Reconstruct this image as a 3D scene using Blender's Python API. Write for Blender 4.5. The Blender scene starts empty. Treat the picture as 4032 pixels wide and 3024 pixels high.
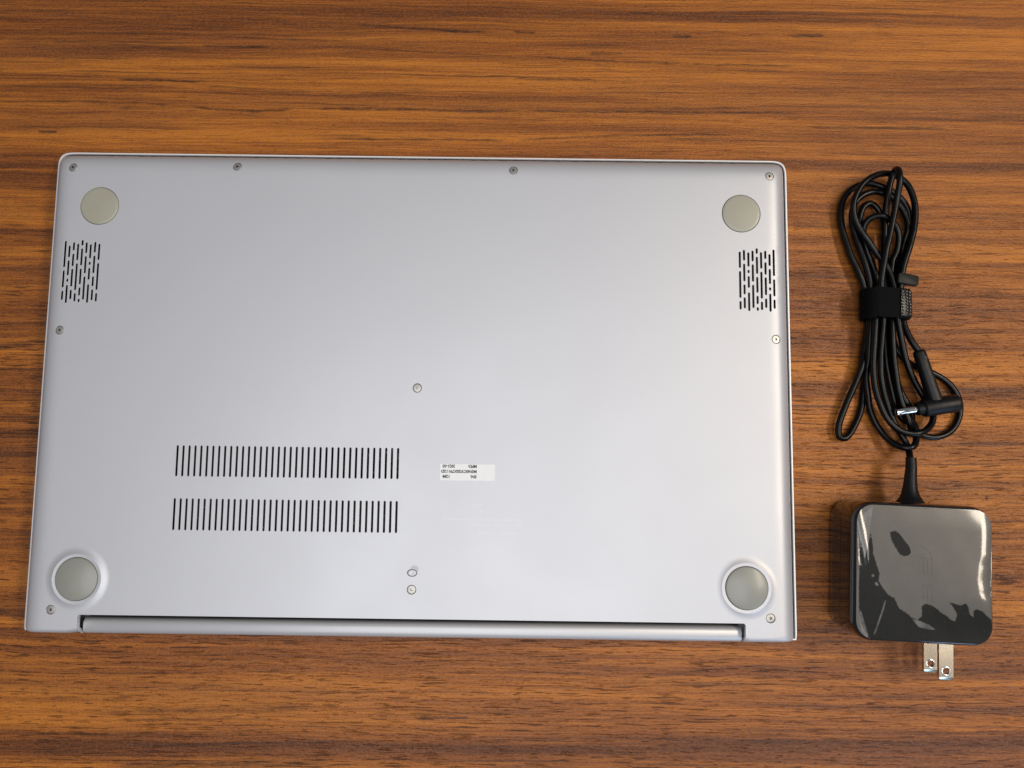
import bpy, bmesh, math, random
from mathutils import Vector, Matrix
from mathutils.geometry import delaunay_2d_cdt
random.seed(7)
MM = 0.001
scn = bpy.context.scene
col = scn.collection

# ------------------------------------------------------------------ camera
cd = bpy.data.cameras.new('camera')
cam = bpy.data.objects.new('camera', cd)
col.objects.link(cam)
cam.location = (0.04653, -0.03304, 0.37450)
cam.rotation_euler = (0.09889, 0.00082, 0.01287)
cd.sensor_fit = 'HORIZONTAL'
cd.sensor_width = 36.0
cd.lens = 27.0
cd.clip_start = 0.01
cd.clip_end = 50.0
scn.camera = cam

# ------------------------------------------------------------------ light
world = bpy.data.worlds.new('World')
scn.world = world
world.use_nodes = True
bg = world.node_tree.nodes['Background']
bg.inputs[0].default_value = (0.80, 0.86, 1.0, 1)
bg.inputs[1].default_value = 0.16


def area(name, loc, target, size, power, color, size_y=None):
    l = bpy.data.lights.new(name, 'AREA')
    l.shape = 'RECTANGLE' if size_y else 'DISK'
    l.size = size
    if size_y:
        l.size_y = size_y
    l.energy = power
    l.color = color
    o = bpy.data.objects.new(name, l)
    col.objects.link(o)
    o.location = loc
    d = Vector(target) - Vector(loc)
    o.rotation_euler = d.to_track_quat('-Z', 'Y').to_euler()
    return o


area('ceiling_lamp_warm', (1.27, 0.20, 1.50), (0.10, 0.0, 0.0), 1.05, 20.5, (1.0, 0.86, 0.69), 0.28)
area('ceiling_panel', (0.0, -0.40, 1.85), (0.02, 0.0, 0.0), 1.35, 20.5, (0.96, 0.975, 1.0), 1.5)
area('window_light', (1.15, -1.35, 0.62), (0.1, 0.0, 0.0), 0.55, 6.5, (0.42, 0.66, 1.0), 0.7)

scn.view_settings.view_transform = 'Standard'
scn.view_settings.look = 'None'
scn.view_settings.exposure = 0.0
scn.view_settings.gamma = 1.0
scn.view_settings.use_curve_mapping = False

# ------------------------------------------------------------------ node helpers


class N:
    """Small wrapper that makes node trees read like formulas."""

    def __init__(self, name):
        self.mat = bpy.data.materials.new(name)
        self.mat.use_nodes = True
        self.t = self.mat.node_tree
        self.b = self.t.nodes['Principled BSDF']

    def link(self, a, b):
        self.t.links.new(a, b)

    def math(self, op, a, b=None, c=None, clamp=False):
        n = self.t.nodes.new('ShaderNodeMath')
        n.operation = op
        n.use_clamp = clamp
        for i, v in enumerate((a, b, c)):
            if v is None:
                continue
            if isinstance(v, (int, float)):
                n.inputs[i].default_value = v
            else:
                self.link(v, n.inputs[i])
        return n.outputs[0]

    def xyz(self):
        tc = self.t.nodes.new('ShaderNodeTexCoord')
        s = self.t.nodes.new('ShaderNodeSeparateXYZ')
        self.link(tc.outputs['Object'], s.inputs[0])
        m = [self.math('MULTIPLY', s.outputs[i], 1000.0) for i in range(3)]
        return m

    def vec(self, x, y, z=0.0):
        c = self.t.nodes.new('ShaderNodeCombineXYZ')
        for i, v in enumerate((x, y, z)):
            if isinstance(v, (int, float)):
                c.inputs[i].default_value = v
            else:
                self.link(v, c.inputs[i])
        return c.outputs[0]

    def noise(self, v, scale=1.0, detail=2.0, rough=0.5, dist=0.0):
        n = self.t.nodes.new('ShaderNodeTexNoise')
        n.inputs['Scale'].default_value = scale
        n.inputs['Detail'].default_value = detail
        n.inputs['Roughness'].default_value = rough
        n.inputs['Distortion'].default_value = dist
        self.link(v, n.inputs['Vector'])
        return n.outputs[0]

    def remap(self, v, a, b, c=0.0, d=1.0, smooth=True):
        n = self.t.nodes.new('ShaderNodeMapRange')
        n.interpolation_type = 'SMOOTHSTEP' if smooth else 'LINEAR'
        self.link(v, n.inputs['Value'])
        for k_, val in (('From Min', a), ('From Max', b), ('To Min', c), ('To Max', d)):
            n.inputs[k_].default_value = val
        return n.outputs[0]

    def mix(self, f, a, b, mode='MIX'):
        n = self.t.nodes.new('ShaderNodeMix')
        n.data_type = 'RGBA'
        n.blend_type = mode
        if isinstance(f, (int, float)):
            n.inputs[0].default_value = f
        else:
            self.link(f, n.inputs[0])
        for i, v in ((6, a), (7, b)):
            if isinstance(v, tuple):
                n.inputs[i].default_value = (*v, 1)
            else:
                self.link(v, n.inputs[i])
        return n.outputs[2]

    def bump(self, h, strength, dist):
        n = self.t.nodes.new('ShaderNodeBump')
        n.inputs['Strength'].default_value = strength
        n.inputs['Distance'].default_value = dist
        self.link(h, n.inputs['Height'])
        self.link(n.outputs[0], self.b.inputs['Normal'])

    def set(self, **kw):
        names = dict(color='Base Color', rough='Roughness', metal='Metallic', spec='Specular IOR Level',
                     coat='Coat Weight', coat_rough='Coat Roughness', ior='IOR', aniso='Anisotropic',
                     sheen='Sheen Weight', sheen_rough='Sheen Roughness', alpha='Alpha', trans='Transmission Weight')
        for k_, v in kw.items():
            i = self.b.inputs[names[k_]]
            if isinstance(v, tuple):
                i.default_value = (*v, 1)
            elif isinstance(v, (int, float)):
                i.default_value = v
            else:
                self.link(v, i)
        return self


def simple(name, color, rough, metal=0.0, var=0.06, scale=400.0, bump=0.0, **kw):
    """Plain material with a little procedural mottling."""
    n = N(name)
    x, y, z = n.xyz()
    v = n.vec(x, y, z)
    f = n.noise(v, scale / 1000.0, 3.0)
    c = n.mix(f, tuple(max(0, t * (1 - var)) for t in color), tuple(min(1, t * (1 + var)) for t in color))
    n.set(color=c, metal=metal, rough=n.remap(f, 0.2, 0.8, max(0.02, rough - 0.04), rough + 0.04), **kw)
    if bump:
        n.bump(n.noise(v, 6.0, 2.0), bump, 0.0001)
    return n.mat


# ------------------------------------------------------------------ mesh helpers
def build(name, verts, faces, mat, parent=None, smooth=True, normals=None, mats=None, fmat=None):
    me = bpy.data.meshes.new(name)
    me.from_pydata([(v[0] * MM, v[1] * MM, v[2] * MM) for v in verts], [], faces)
    me.update()
    if mats:
        for m in mats:
            me.materials.append(m)
        for p, i in zip(me.polygons, fmat):
            p.material_index = i
    else:
        me.materials.append(mat)
    if smooth is True:
        me.polygons.foreach_set('use_smooth', [True] * len(me.polygons))
    elif smooth:
        me.polygons.foreach_set('use_smooth', [True] * len(me.polygons))
        me.set_sharp_from_angle(angle=math.radians(smooth))
    if normals:
        me.polygons.foreach_set('use_smooth', [True] * len(me.polygons))
        me.normals_split_custom_set_from_vertices(normals)
    o = bpy.data.objects.new(name, me)
    col.objects.link(o)
    if parent:
        o.parent = parent
    return o


def empty(name, loc, rz=0.0):
    o = bpy.data.objects.new(name, None)
    col.objects.link(o)
    o.location = loc
    o.rotation_euler.z = rz
    o.empty_display_size = 0.02
    return o


def tag(o, label=None, cat=None, kind=None):
    if label:
        o['label'] = label
    if cat:
        o['category'] = cat
    if kind:
        o['kind'] = kind
    return o


class MB:
    def __init__(self):
        self.v, self.f = [], []

    def loft(self, rings, close=True, cap0=False, cap1=False):
        base = len(self.v)
        n = len(rings[0])
        for r in rings:
            self.v += [tuple(p) for p in r]
        for i in range(len(rings) - 1):
            for j in range(n if close else n - 1):
                a = base + i * n + j
                b = base + i * n + (j + 1) % n
                self.f.append((a, b, b + n, a + n))
        if cap0:
            self.f.append(tuple(base + j for j in reversed(range(n))))
        if cap1:
            self.f.append(tuple(base + (len(rings) - 1) * n + j for j in range(n)))
        return self

    def box(self, c, s):
        b = len(self.v)
        for dz in (-1, 1):
            for dx, dy in ((-1, -1), (1, -1), (1, 1), (-1, 1)):
                self.v.append((c[0] + dx * s[0] / 2, c[1] + dy * s[1] / 2, c[2] + dz * s[2] / 2))
        self.f += [tuple(b + i for i in q) for q in
                   ((3, 2, 1, 0), (4, 5, 6, 7), (0, 1, 5, 4), (1, 2, 6, 5), (2, 3, 7, 6), (3, 0, 4, 7))]
        return self

    def out(self, name, mat, parent=None, smooth=35, **kw):
        return build(name, self.v, self.f, mat, parent, smooth, **kw)


def circle(cx, cy, r, n=32, z=0.0, ph=0.0):
    return [(cx + r * math.cos(2 * math.pi * i / n + ph), cy + r * math.sin(2 * math.pi * i / n + ph), z) for i in range(n)]


def rrect(hw, hd, r, z=0.0, n=8, cx=0.0, cy=0.0):
    out = []
    for sx, sy, a0 in ((1, 1, 0), (-1, 1, 90), (-1, -1, 180), (1, -1, 270)):
        for i in range(n + 1):
            a = math.radians(a0 + 90 * i / n)
            out.append((cx + sx * (hw - r) + r * math.cos(a), cy + sy * (hd - r) + r * math.sin(a), z))
    return out


def cat(pts, n=6):
    P = [Vector(p) for p in pts]
    Q = [2 * P[0] - P[1]] + P + [2 * P[-1] - P[-2]]
    out = []
    for i in range(1, len(Q) - 2):
        a, b, c, d = Q[i - 1:i + 3]
        for k_ in range(n):
            t = k_ / n
            out.append(0.5 * (2 * b + (c - a) * t + (2 * a - 5 * b + 4 * c - d) * t * t + (3 * b - a - 3 * c + d) * t ** 3))
    out.append(P[-1])
    return out


def tube(mb, pts, rad, seg=12, caps=True):
    """Sweep a circle along pts; rad is a number or a list."""
    P = [Vector(p) for p in pts]
    rings = []
    t = (P[1] - P[0]).normalized()
    up = Vector((0, 0, 1)) if abs(t.z) < 0.9 else Vector((1, 0, 0))
    u = (up - t * up.dot(t)).normalized()
    for i, p in enumerate(P):
        a = P[max(0, i - 1)]
        b = P[min(len(P) - 1, i + 1)]
        t = (b - a).normalized()
        u = (u - t * u.dot(t)).normalized()
        w = t.cross(u)
        r = rad[i] if isinstance(rad, (list, tuple)) else rad
        rings.append([tuple(p + r * (math.cos(2 * math.pi * j / seg) * u + math.sin(2 * math.pi * j / seg) * w)) for j in range(seg)])
    mb.loft(rings, True, caps, caps)


def inside(p, poly):
    x, y = p
    r = False
    j = len(poly) - 1
    for i in range(len(poly)):
        xi, yi = poly[i][0], poly[i][1]
        xj, yj = poly[j][0], poly[j][1]
        if (yi > y) != (yj > y) and x < (xj - xi) * (y - yi) / (yj - yi) + xi:
            r = not r
        j = i
    return r


# ------------------------------------------------------------------ materials
def wood_material():
    n = N('walnut_laminate')
    x, y, z = n.xyz()
    w1 = n.noise(n.vec(n.math('MULTIPLY', x, 0.0075), n.math('MULTIPLY', y, 0.03), 1.7), 1.0, 2.0)
    w2 = n.noise(n.vec(n.math('MULTIPLY', x, 0.04), n.math('MULTIPLY', y, 0.16), 5.1), 1.0, 2.0)
    w3 = n.noise(n.vec(n.math('MULTIPLY', x, 0.16), n.math('MULTIPLY', y, 0.5), 2.2), 1.0, 2.0)
    wob = n.math('MULTIPLY', n.math('SUBTRACT', w2, 0.5), 1.5)
    yw = n.math('ADD', n.math('ADD', y, n.math('MULTIPLY', n.math('SUBTRACT', w1, 0.5), 4.5)), wob)
    yw = n.math('ADD', yw, n.math('MULTIPLY', n.math('SUBTRACT', w3, 0.5), 0.5))
    # broad growth bands, medium bands, fine fibre
    b1 = n.noise(n.vec(n.math('MULTIPLY', x, 0.0022), n.math('MULTIPLY', yw, 0.075), 0.3), 1.0, 3.0, 0.55)
    b2 = n.noise(n.vec(n.math('MULTIPLY', x, 0.005), n.math('MULTIPLY', yw, 0.33), 3.3), 1.0, 4.0, 0.6)
    b3 = n.noise(n.vec(n.math('MULTIPLY', x, 0.028), n.math('MULTIPLY', yw, 2.1), 7.7), 1.0, 4.0, 0.65)
    tone = n.math('ADD', n.math('MULTIPLY', b1, 0.92), n.math('ADD', n.math('MULTIPLY', b2, 0.6), n.math('MULTIPLY', b3, 0.58)))
    ramp = n.t.nodes.new('ShaderNodeValToRGB')
    e = ramp.color_ramp.elements
    e[0].position = 0.70
    e[0].color = (0.097, 0.0285, 0.0082, 1)
    e[1].position = 1.0
    e[1].color = (0.460, 0.156, 0.020, 1)
    for pos, c in ((0.78, (0.172, 0.0505, 0.0108)), (0.86, (0.265, 0.0815, 0.0132)), (0.93, (0.360, 0.1165, 0.016))):
        q = e.new(pos)
        q.color = (*c, 1)
    n.link(n.math('MULTIPLY_ADD', tone, 0.78, 0.040), ramp.inputs[0])
    colr = ramp.outputs[0]
    # cool grey-violet cast that drifts over the broad bands
    hue = n.noise(n.vec(n.math('MULTIPLY', x, 0.004), n.math('MULTIPLY', yw, 0.05), 9.0), 1.0, 2.0)
    colr = n.mix(n.remap(hue, 0.48, 0.70, 0.0, 0.38), colr, (0.170, 0.058, 0.020))
    # short dark pores
    p1 = n.noise(n.vec(n.math('MULTIPLY', x, 0.062), n.math('MULTIPLY', yw, 1.05), 11.0), 1.0, 2.0, 0.6)
    zone = n.noise(n.vec(n.math('MULTIPLY', x, 0.009), n.math('MULTIPLY', yw, 0.07), 14.0), 1.0, 2.0)
    pm = n.math('MULTIPLY', n.remap(p1, 0.57, 0.66), n.remap(zone, 0.36, 0.58, 0.30, 1.0))
    p3 = n.noise(n.vec(n.math('MULTIPLY', x, 0.13), n.math('MULTIPLY', yw, 1.25), 31.0), 1.0, 2.0, 0.6)
    pm = n.math('MAXIMUM', pm, n.math('MULTIPLY', n.remap(p3, 0.60, 0.70), n.remap(zone, 0.62, 0.40, 0.25, 0.9)))
    pm = n.math('MULTIPLY', pm, n.remap(y, 120.0, 20.0, 0.40, 1.0))
    spk = n.noise(n.vec(n.math('MULTIPLY', x, 0.55), n.math('MULTIPLY', y, 1.0), 41.0), 1.0, 2.0, 0.7)
    colr = n.mix(n.remap(spk, 0.40, 0.68, 0.0, 0.32), colr, n.mix(0.5, colr, (0.46, 0.18, 0.035)))  # grain flecks; also the glitter of the pressed texture painted into the colour
    colr = n.mix(n.remap(spk, 0.48, 0.30, 0.0, 0.26), colr, (0.085, 0.030, 0.011))
    colr = n.mix(n.math('MULTIPLY', pm, 0.82), colr, (0.042, 0.017, 0.0085))
    # long thin dark lines
    p2 = n.noise(n.vec(n.math('MULTIPLY', x, 0.0095), n.math('MULTIPLY', yw, 0.62), 17.0), 1.0, 3.0, 0.55)
    colr = n.mix(n.math('MULTIPLY', n.remap(p2, 0.58, 0.68), 0.6), colr, (0.060, 0.023, 0.010))
    # individual heart streaks of this board
    br = n.noise(n.vec(n.math('MULTIPLY', x, 0.11), n.math('MULTIPLY', y, 0.7), 21.0), 1.0, 3.0, 0.65)
    brk = n.remap(br, 0.32, 0.60, 0.30, 1.0)
    fine = n.math('MULTIPLY', n.math('SUBTRACT', n.noise(n.vec(n.math('MULTIPLY', x, 0.22), n.math('MULTIPLY', y, 0.9), 4.4), 1.0, 3.0), 0.5), 1.5)
    ys = n.math('ADD', n.math('ADD', y, fine), n.math('MULTIPLY', n.math('SUBTRACT', w2, 0.5), 1.2))
    total = None
    for x0, y0, x1, y1, x2, y2, wd, st in STREAKS:
        # parabola through the three points of the streak
        den = (x0 - x1) * (x0 - x2) * (x1 - x2)
        a = (x2 * (y1 - y0) + x1 * (y0 - y2) + x0 * (y2 - y1)) / den
        b = (x2 * x2 * (y0 - y1) + x1 * x1 * (y2 - y0) + x0 * x0 * (y1 - y2)) / den
        c = (x1 * x2 * (x1 - x2) * y0 + x2 * x0 * (x2 - x0) * y1 + x0 * x1 * (x0 - x1) * y2) / den
        yl = n.math('MULTIPLY_ADD', n.math('MULTIPLY_ADD', x, a, b), x, c)
        d = n.math('ABSOLUTE', n.math('SUBTRACT', ys, yl))
        m = n.remap(d, wd * 1.6, 0.0, 0.0, min(1.0, st))
        lx, hx = min(x0, x2), max(x0, x2)
        half = (hx - lx) / 2
        wx = n.math('ABSOLUTE', n.math('SUBTRACT', x, (lx + hx) / 2))
        m = n.math('MULTIPLY', m, n.remap(wx, half, half * 0.72))
        total = m if total is None else n.math('MAXIMUM', total, m)
    total = n.math('MULTIPLY', total, brk)
    colr = n.mix(total, colr, (0.036, 0.015, 0.0080))
    # one small knot mark right of the adapter
    kd = n.math('ADD', n.math('POWER', n.math('DIVIDE', n.math('SUBTRACT', n.math('ADD', x, fine), KNOT[0]), 1.1), 2.0),
                n.math('POWER', n.math('DIVIDE', n.math('SUBTRACT', n.math('ADD', y, fine), KNOT[1]), 1.5), 2.0))
    colr = n.mix(n.remap(kd, 1.0, 0.2, 0.0, 0.75), colr, (0.045, 0.018, 0.008))
    # pressed laminate grain
    g1 = n.noise(n.vec(n.math('MULTIPLY', x, 0.75), n.math('MULTIPLY', yw, 1.9), 2.0), 1.0, 3.0, 0.6)
    g2 = n.noise(n.vec(n.math('MULTIPLY', x, 0.85), n.math('MULTIPLY', y, 1.4), 6.0), 1.0, 2.0, 0.65)
    hgt = n.math('SUBTRACT', n.math('ADD', n.math('MULTIPLY', g1, 0.6), n.math('MULTIPLY', g2, 0.55)), n.math('MULTIPLY', pm, 0.6))
    n.bump(hgt, 0.9, 0.00045)
    n.set(color=colr, rough=n.remap(g2, 0.3, 0.7, 0.27, 0.42), spec=0.30)
    return n.mat


STREAKS = [[-207.6,181.1,-160.0,182.2,-112.4,181.5,0.5,0.55],[-112.4,181.5,-71.9,180.3,-33.9,179.0,0.5,0.6],[-116.9,176.2,-97.9,175.7,-78.9,176.0,0.7,0.9],[-39.0,189.0,-17.5,187.5,32.5,185.6,0.9,0.95],[-29.0,175.8,6.6,174.0,43.6,173.0,0.5,0.6],[43.6,173.0,113.2,170.1,200.7,169.5,0.6,0.8],[200.6,169.0,252.6,167.7,309.1,166.4,0.8,0.45],[-158.5,157.6,-137.2,157.6,-113.5,157.2,0.8,0.9],[-221.3,145.0,-169.5,145.6,-122.3,144.3,0.6,0.7],[-122.3,144.3,-91.5,141.9,-65.7,143.3,0.8,0.9],[-65.7,143.5,-9.2,143.5,44.0,143.1,0.7,0.85],[43.9,143.4,113.1,143.8,195.3,144.1,0.7,0.85],[-122.9,155.6,-75.5,153.2,-4.7,151.6,0.6,0.5],[-16.8,162.3,9.2,161.9,42.3,161.6,0.5,0.6],[-220.2,131.3,-168.6,132.2,-109.8,131.9,0.6,0.6],[-196.6,129.4,-191.9,129.5,-186.0,129.3,0.8,0.9],[-46.3,128.1,-4.1,127.7,44.1,128.0,0.7,0.7],[44.1,128.0,108.3,131.3,159.9,132.6,0.7,0.7],[192.8,136.7,230.3,136.9,265.4,137.6,0.9,0.7],[102.6,197.0,108.5,196.8,116.2,197.2,0.7,0.8],[125.1,184.7,129.9,184.5,136.5,184.4,1.0,0.95],[183.3,185.5,194.0,185.6,204.6,185.7,0.9,0.9],[82.4,174.7,91.9,174.6,101.4,174.0,1.2,0.6],[43.4,186.0,49.1,185.8,56.2,185.4,0.7,0.8],[42.3,160.6,73.0,160.7,89.5,160.2,0.6,0.7],[-222.0,153.6,-181.9,154.3,-122.8,153.6,0.9,0.4],[-223.9,176.7,-171.6,177.3,-107.2,171.6,1.6,0.4],[-137.6,-168.7,-83.5,-166.8,-27.1,-165.2,0.7,0.75],[-141.4,-177.5,-93.8,-176.0,-35.4,-175.5,1.6,0.75],[-153.9,-153.5,-106.0,-152.0,-40.7,-149.7,2.2,0.5],[-136.2,-157.0,-105.8,-155.8,-79.7,-154.6,0.7,0.6],[-196.7,-163.2,-127.1,-163.0,-62.1,-160.0,0.9,0.4],[3.0,-154.1,16.0,-153.8,29.1,-153.6,0.6,0.9],[9.7,-164.3,46.6,-163.8,79.1,-162.5,0.6,0.5],[-213.5,18.6,-199.9,19.7,-188.5,19.3,1.6,0.8],[-212.6,7.5,-199.0,8.6,-187.6,8.1,0.8,0.7],[-211.8,-2.7,-200.5,-1.9,-189.1,-2.7,0.9,0.7],[-203.2,-108.8,-192.3,-108.1,-183.4,-108.8,2.0,0.7],[-209.3,-34.3,-198.1,-33.0,-186.8,-34.0,3.2,0.4],[182.3,87.2,200.8,86.0,219.3,87.7,2.5,0.45],[181.7,63.6,195.6,64.5,209.3,63.5,0.8,0.7],[178.8,-69.2,212.1,-69.8,296.6,-66.5,1.0,0.5],[179.6,-32.6,202.0,-33.5,224.5,-32.1,0.8,0.5],[269.8,-21.4,283.2,-21.9,298.9,-22.6,0.6,0.4],[89.9,-138.1,166.5,-128.6,221.2,-127.9,0.8,0.3]]
KNOT = (275.5, -48.5)

M = {}
M['wood'] = wood_material()


def silver(name, base, rough, metal=0.78, bump=0.10):
    n = N(name)
    x, y, z = n.xyz()
    v = n.vec(x, y, z)
    f = n.noise(v, 5.5, 2.0, 0.6)
    g = n.noise(v, 0.02, 3.0)
    c = n.mix(f, tuple(t * 0.955 for t in base), tuple(min(1, t * 1.04) for t in base))
    r = n.math('ADD', n.remap(f, 0.3, 0.7, rough - 0.03, rough + 0.03), n.math('MULTIPLY', n.math('SUBTRACT', g, 0.5), 0.14))
    n.set(color=c, metal=metal, rough=r, spec=0.5)
    n.bump(f, bump, 0.00006)
    return n.mat


M['silver'] = silver('satin_silver_paint', (0.534, 0.537, 0.560), 0.46, 0.40, 0.28)
M['rim'] = silver('bright_silver_edge', (0.76, 0.755, 0.755), 0.38, 0.25, 0.04)
M['hinge'] = silver('brushed_hinge_metal', (0.515, 0.518, 0.532), 0.44, 0.40, 0.14)
M['rubber'] = simple('olive_grey_rubber', (0.340, 0.326, 0.258), 0.38, 0.0, 0.05, 120, 0.02, spec=0.5, coat=0.12, coat_rough=0.15)
M['rubber_grey'] = simple('grey_rubber', (0.262, 0.262, 0.230), 0.38, 0.0, 0.05, 120, 0.02, spec=0.5, coat=0.12, coat_rough=0.15)
M['steel'] = simple('screw_steel', (0.43, 0.41, 0.385), 0.42, 0.75, 0.08, 900)
M['socket'] = simple('socket_shadow_steel', (0.30, 0.28, 0.26), 0.28, 1.0, 0.1, 900)
M['nickel'] = simple('nickel_plated_brass', (0.60, 0.54, 0.44), 0.24, 1.0, 0.03, 40)
M['chrome'] = simple('polished_connector_metal', (0.82, 0.79, 0.74), 0.12, 1.0, 0.05, 500)
M['black'] = simple('chassis_black', (0.006, 0.006, 0.007), 0.6, 0.0, 0.3, 300)
M['board'] = simple('circuit_dark', (0.020, 0.019, 0.018), 0.35, 0.2, 0.7, 900)
M['chips'] = simple('dull_component_metal', (0.13, 0.125, 0.12), 0.35, 0.8, 0.4, 900)
M['cable'] = simple('black_cable_rubber', (0.0014, 0.0014, 0.0016), 0.31, 0.0, 0.2, 200, spec=0.24)
M['plug'] = simple('black_plug_plastic', (0.0022, 0.0024, 0.0028), 0.44, 0.0, 0.15, 700, 0.10, spec=0.28)
M['gloss'] = simple('gloss_black_plastic', (0.008, 0.007, 0.007), 0.07, 0.0, 0.2, 200, coat=0.6, coat_rough=0.03)
M['strap'] = simple('black_loop_fabric', (0.0045, 0.0045, 0.005), 0.95, 0.0, 0.4, 2500, spec=0.1)
M['hook'] = simple('black_hook_plastic', (0.009, 0.009, 0.010), 0.36, 0.0, 0.2, 900)
M['tab'] = simple('dark_olive_plastic', (0.010, 0.0098, 0.0075), 0.5, 0.0, 0.12, 600, spec=0.25)
M['ink'] = simple('label_ink', (0.012, 0.012, 0.012), 0.5, 0.0, 0.1)


def paper():
    n = N('pale_label_film')
    x, y, z = n.xyz()
    f = n.noise(n.vec(x, y, z), 0.6, 3.0)
    n.set(color=n.mix(f, (0.74, 0.74, 0.74), (0.80, 0.80, 0.80)), rough=0.40, spec=0.5)
    return n.mat


M['paper'] = paper()


def film_mix():
    """Clear film: 'contact' says where it is stuck down, 'fold' where it is creased."""
    n = N('clear_protective_film')
    x, y, z = n.xyz()
    v = n.vec(x, y, z)
    at = n.t.nodes.new('ShaderNodeAttribute')
    at.attribute_name = 'contact'
    af = n.t.nodes.new('ShaderNodeAttribute')
    af.attribute_name = 'fold'
    f = n.noise(v, 0.16, 4.0, 0.6)
    e = n.noise(v, 1.1, 4.0, 0.65)
    sp = n.noise(v, 1.5, 2.0, 0.5)
    air_sheen = n.mix(f, (0.056, 0.051, 0.044), (0.084, 0.077, 0.067))  # film is clear; this grey is the ceiling's reflection put into the colour
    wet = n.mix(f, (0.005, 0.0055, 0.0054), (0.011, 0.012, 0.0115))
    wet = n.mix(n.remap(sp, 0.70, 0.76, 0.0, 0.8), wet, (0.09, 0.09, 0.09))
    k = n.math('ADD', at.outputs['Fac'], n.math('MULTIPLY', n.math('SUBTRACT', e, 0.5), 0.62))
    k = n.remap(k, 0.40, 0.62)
    c = n.mix(k, air_sheen, wet)
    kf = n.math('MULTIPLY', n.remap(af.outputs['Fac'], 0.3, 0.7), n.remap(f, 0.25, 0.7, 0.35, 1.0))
    c = n.mix(kf, c, (0.155, 0.150, 0.145))  # glossy glints of the creases put into the colour as lighter grey
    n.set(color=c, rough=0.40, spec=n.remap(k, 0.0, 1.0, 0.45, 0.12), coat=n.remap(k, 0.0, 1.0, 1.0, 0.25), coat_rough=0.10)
    n.bump(n.noise(v, 0.5, 3.0), 0.08, 0.0002)
    return n.mat


M['film'] = film_mix()

# ------------------------------------------------------------------ table
mb = MB()
rings = []
for hw, hd, r, z in ((745, 445, 20, -24), (750, 450, 22, -22), (750, 450, 22, -3), (748.5, 448.5, 21, -0.8), (746, 446, 20, 0)):
    rings.append(rrect(hw, hd, r, z, 6, 60, 10))
mb.loft(rings, True, True, True)
tag(mb.out('table_top', M['wood']), 'brown wood grain table top under the laptop and adapter', None, 'structure')

# ------------------------------------------------------------------ laptop
laptop = tag(empty('laptop', (0, 0, 0)), 'silver laptop lying upside down with its vented underside facing up', 'laptop')

CX = 0.9                       # centre line of the cover
HW, HF, HR = 177.85, 113.85, 115.0
SX, SF, SR, PN = 18.0, 18.0, 5.5, 10.0
ZT, DROP = 18.0, 9.9
FEET = [(-152.3, 85.3, 9.0, 0), (154.0, 85.4, 9.0, 0), (-150.9, -89.3, 9.6, 1), (153.4, -89.4, 9.6, 1)]
SCREWS = [(-166.5, 104.3), (-87.6, 105.7), (45.1, 105.5), (168.0, 104.1), (-167.3, 25.1), (169.5, 25.0), (1.6, -0.1),
          (1.3, -92.2), (-162.2, -103.2), (164.3, -102.8)]
NOTCH = (-149.9, 152.9, -105.2)


def tfield(x, y):
    tx = max(0.0, 1 - (HW - abs(x)) / SX)
    tf = max(0.0, 1 - (HF - y) / SF)
    tr = max(0.0, 1 - (HR + y) / SR)
    t = (tx ** PN + tf ** PN + tr ** PN) ** (1 / PN)
    t4 = (tx ** 4 + tf ** 4 + tr ** 4) ** 0.25
    w = min(1.0, t) ** 2
    return t4 * (1 - w) + t * w


def sstep(a, b, v):
    t = min(1.0, max(0.0, (v - a) / (b - a)))
    return t * t * (3 - 2 * t)


def zcover(x, y):
    t = tfield(x, y)
    z = ZT - DROP * t ** 6.0
    for fx, fy, r, rear in FEET:
        if rear:
            d = math.hypot(x - fx, y - fy)
            if d < 11.25:
                z += 0.95 - 0.08 * (11.25 - d)
            elif d < 14.6:
                u = 1 - (d - 11.25) / (14.6 - 11.25)
                z += 0.78 * u ** 1.9
    return z


def ncover(x, y, e=0.02):
    dx = (zcover(x + e, y) - zcover(x - e, y)) / (2 * e)
    dy = (zcover(x, y + e) - zcover(x, y - e)) / (2 * e)
    return Vector((-dx, -dy, 1)).normalized()


def contour(t, step=7.0):
    """Closed level line of tfield, counter-clockwise, without the hinge notch."""
    out = []

    def corner(sx, front, k0, k1):
        S2 = SF if front else SR
        H2 = HF if front else HR
        lst = [0.0, 0.12, 0.25, 0.38, 0.5, 0.61, 0.71, 0.79, 0.86, 0.905, 2 ** (-1 / PN)]
        seq = [((1 - c ** PN) ** (1 / PN), c) for c in lst] + [(c, (1 - c ** PN) ** (1 / PN)) for c in reversed(lst[:-1])]
        for ca, sa in seq:
            ca, sa = ca * t, sa * t
            yield (sx * (HW - SX * (1 - ca)), (1 if front else -1) * (H2 - S2 * (1 - sa)))
    q1 = list(corner(1, True, 0, 0))
    q2 = list(reversed(list(corner(-1, True, 0, 0))))
    q3 = list(corner(-1, False, 0, 0))
    q4 = list(reversed(list(corner(1, False, 0, 0))))
    for q in (q1, q2, q3, q4):
        if out:
            a, b = out[-1], q[0]
            L = math.dist(a, b)
            k_ = int(L / step)
            for i in range(1, k_):
                out.append((a[0] + (b[0] - a[0]) * i / k_, a[1] + (b[1] - a[1]) * i / k_))
        out += q
    a, b = out[-1], out[0]
    k_ = int(math.dist(a, b) / step)
    for i in range(1, k_):
        out.append((a[0] + (b[0] - a[0]) * i / k_, a[1] + (b[1] - a[1]) * i / k_))
    return out


def slot(cx, y0, y1, w, n=5):
    r = w / 2
    out = []
    for i in range(n + 1):
        a = math.pi * i / n
        out.append((cx + r * math.cos(a), y1 - r + r * math.sin(a)))
    for i in range(n + 1):
        a = math.pi + math.pi * i / n
        out.append((cx + r * math.cos(a), y0 + r + r * math.sin(a)))
    return out


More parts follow.
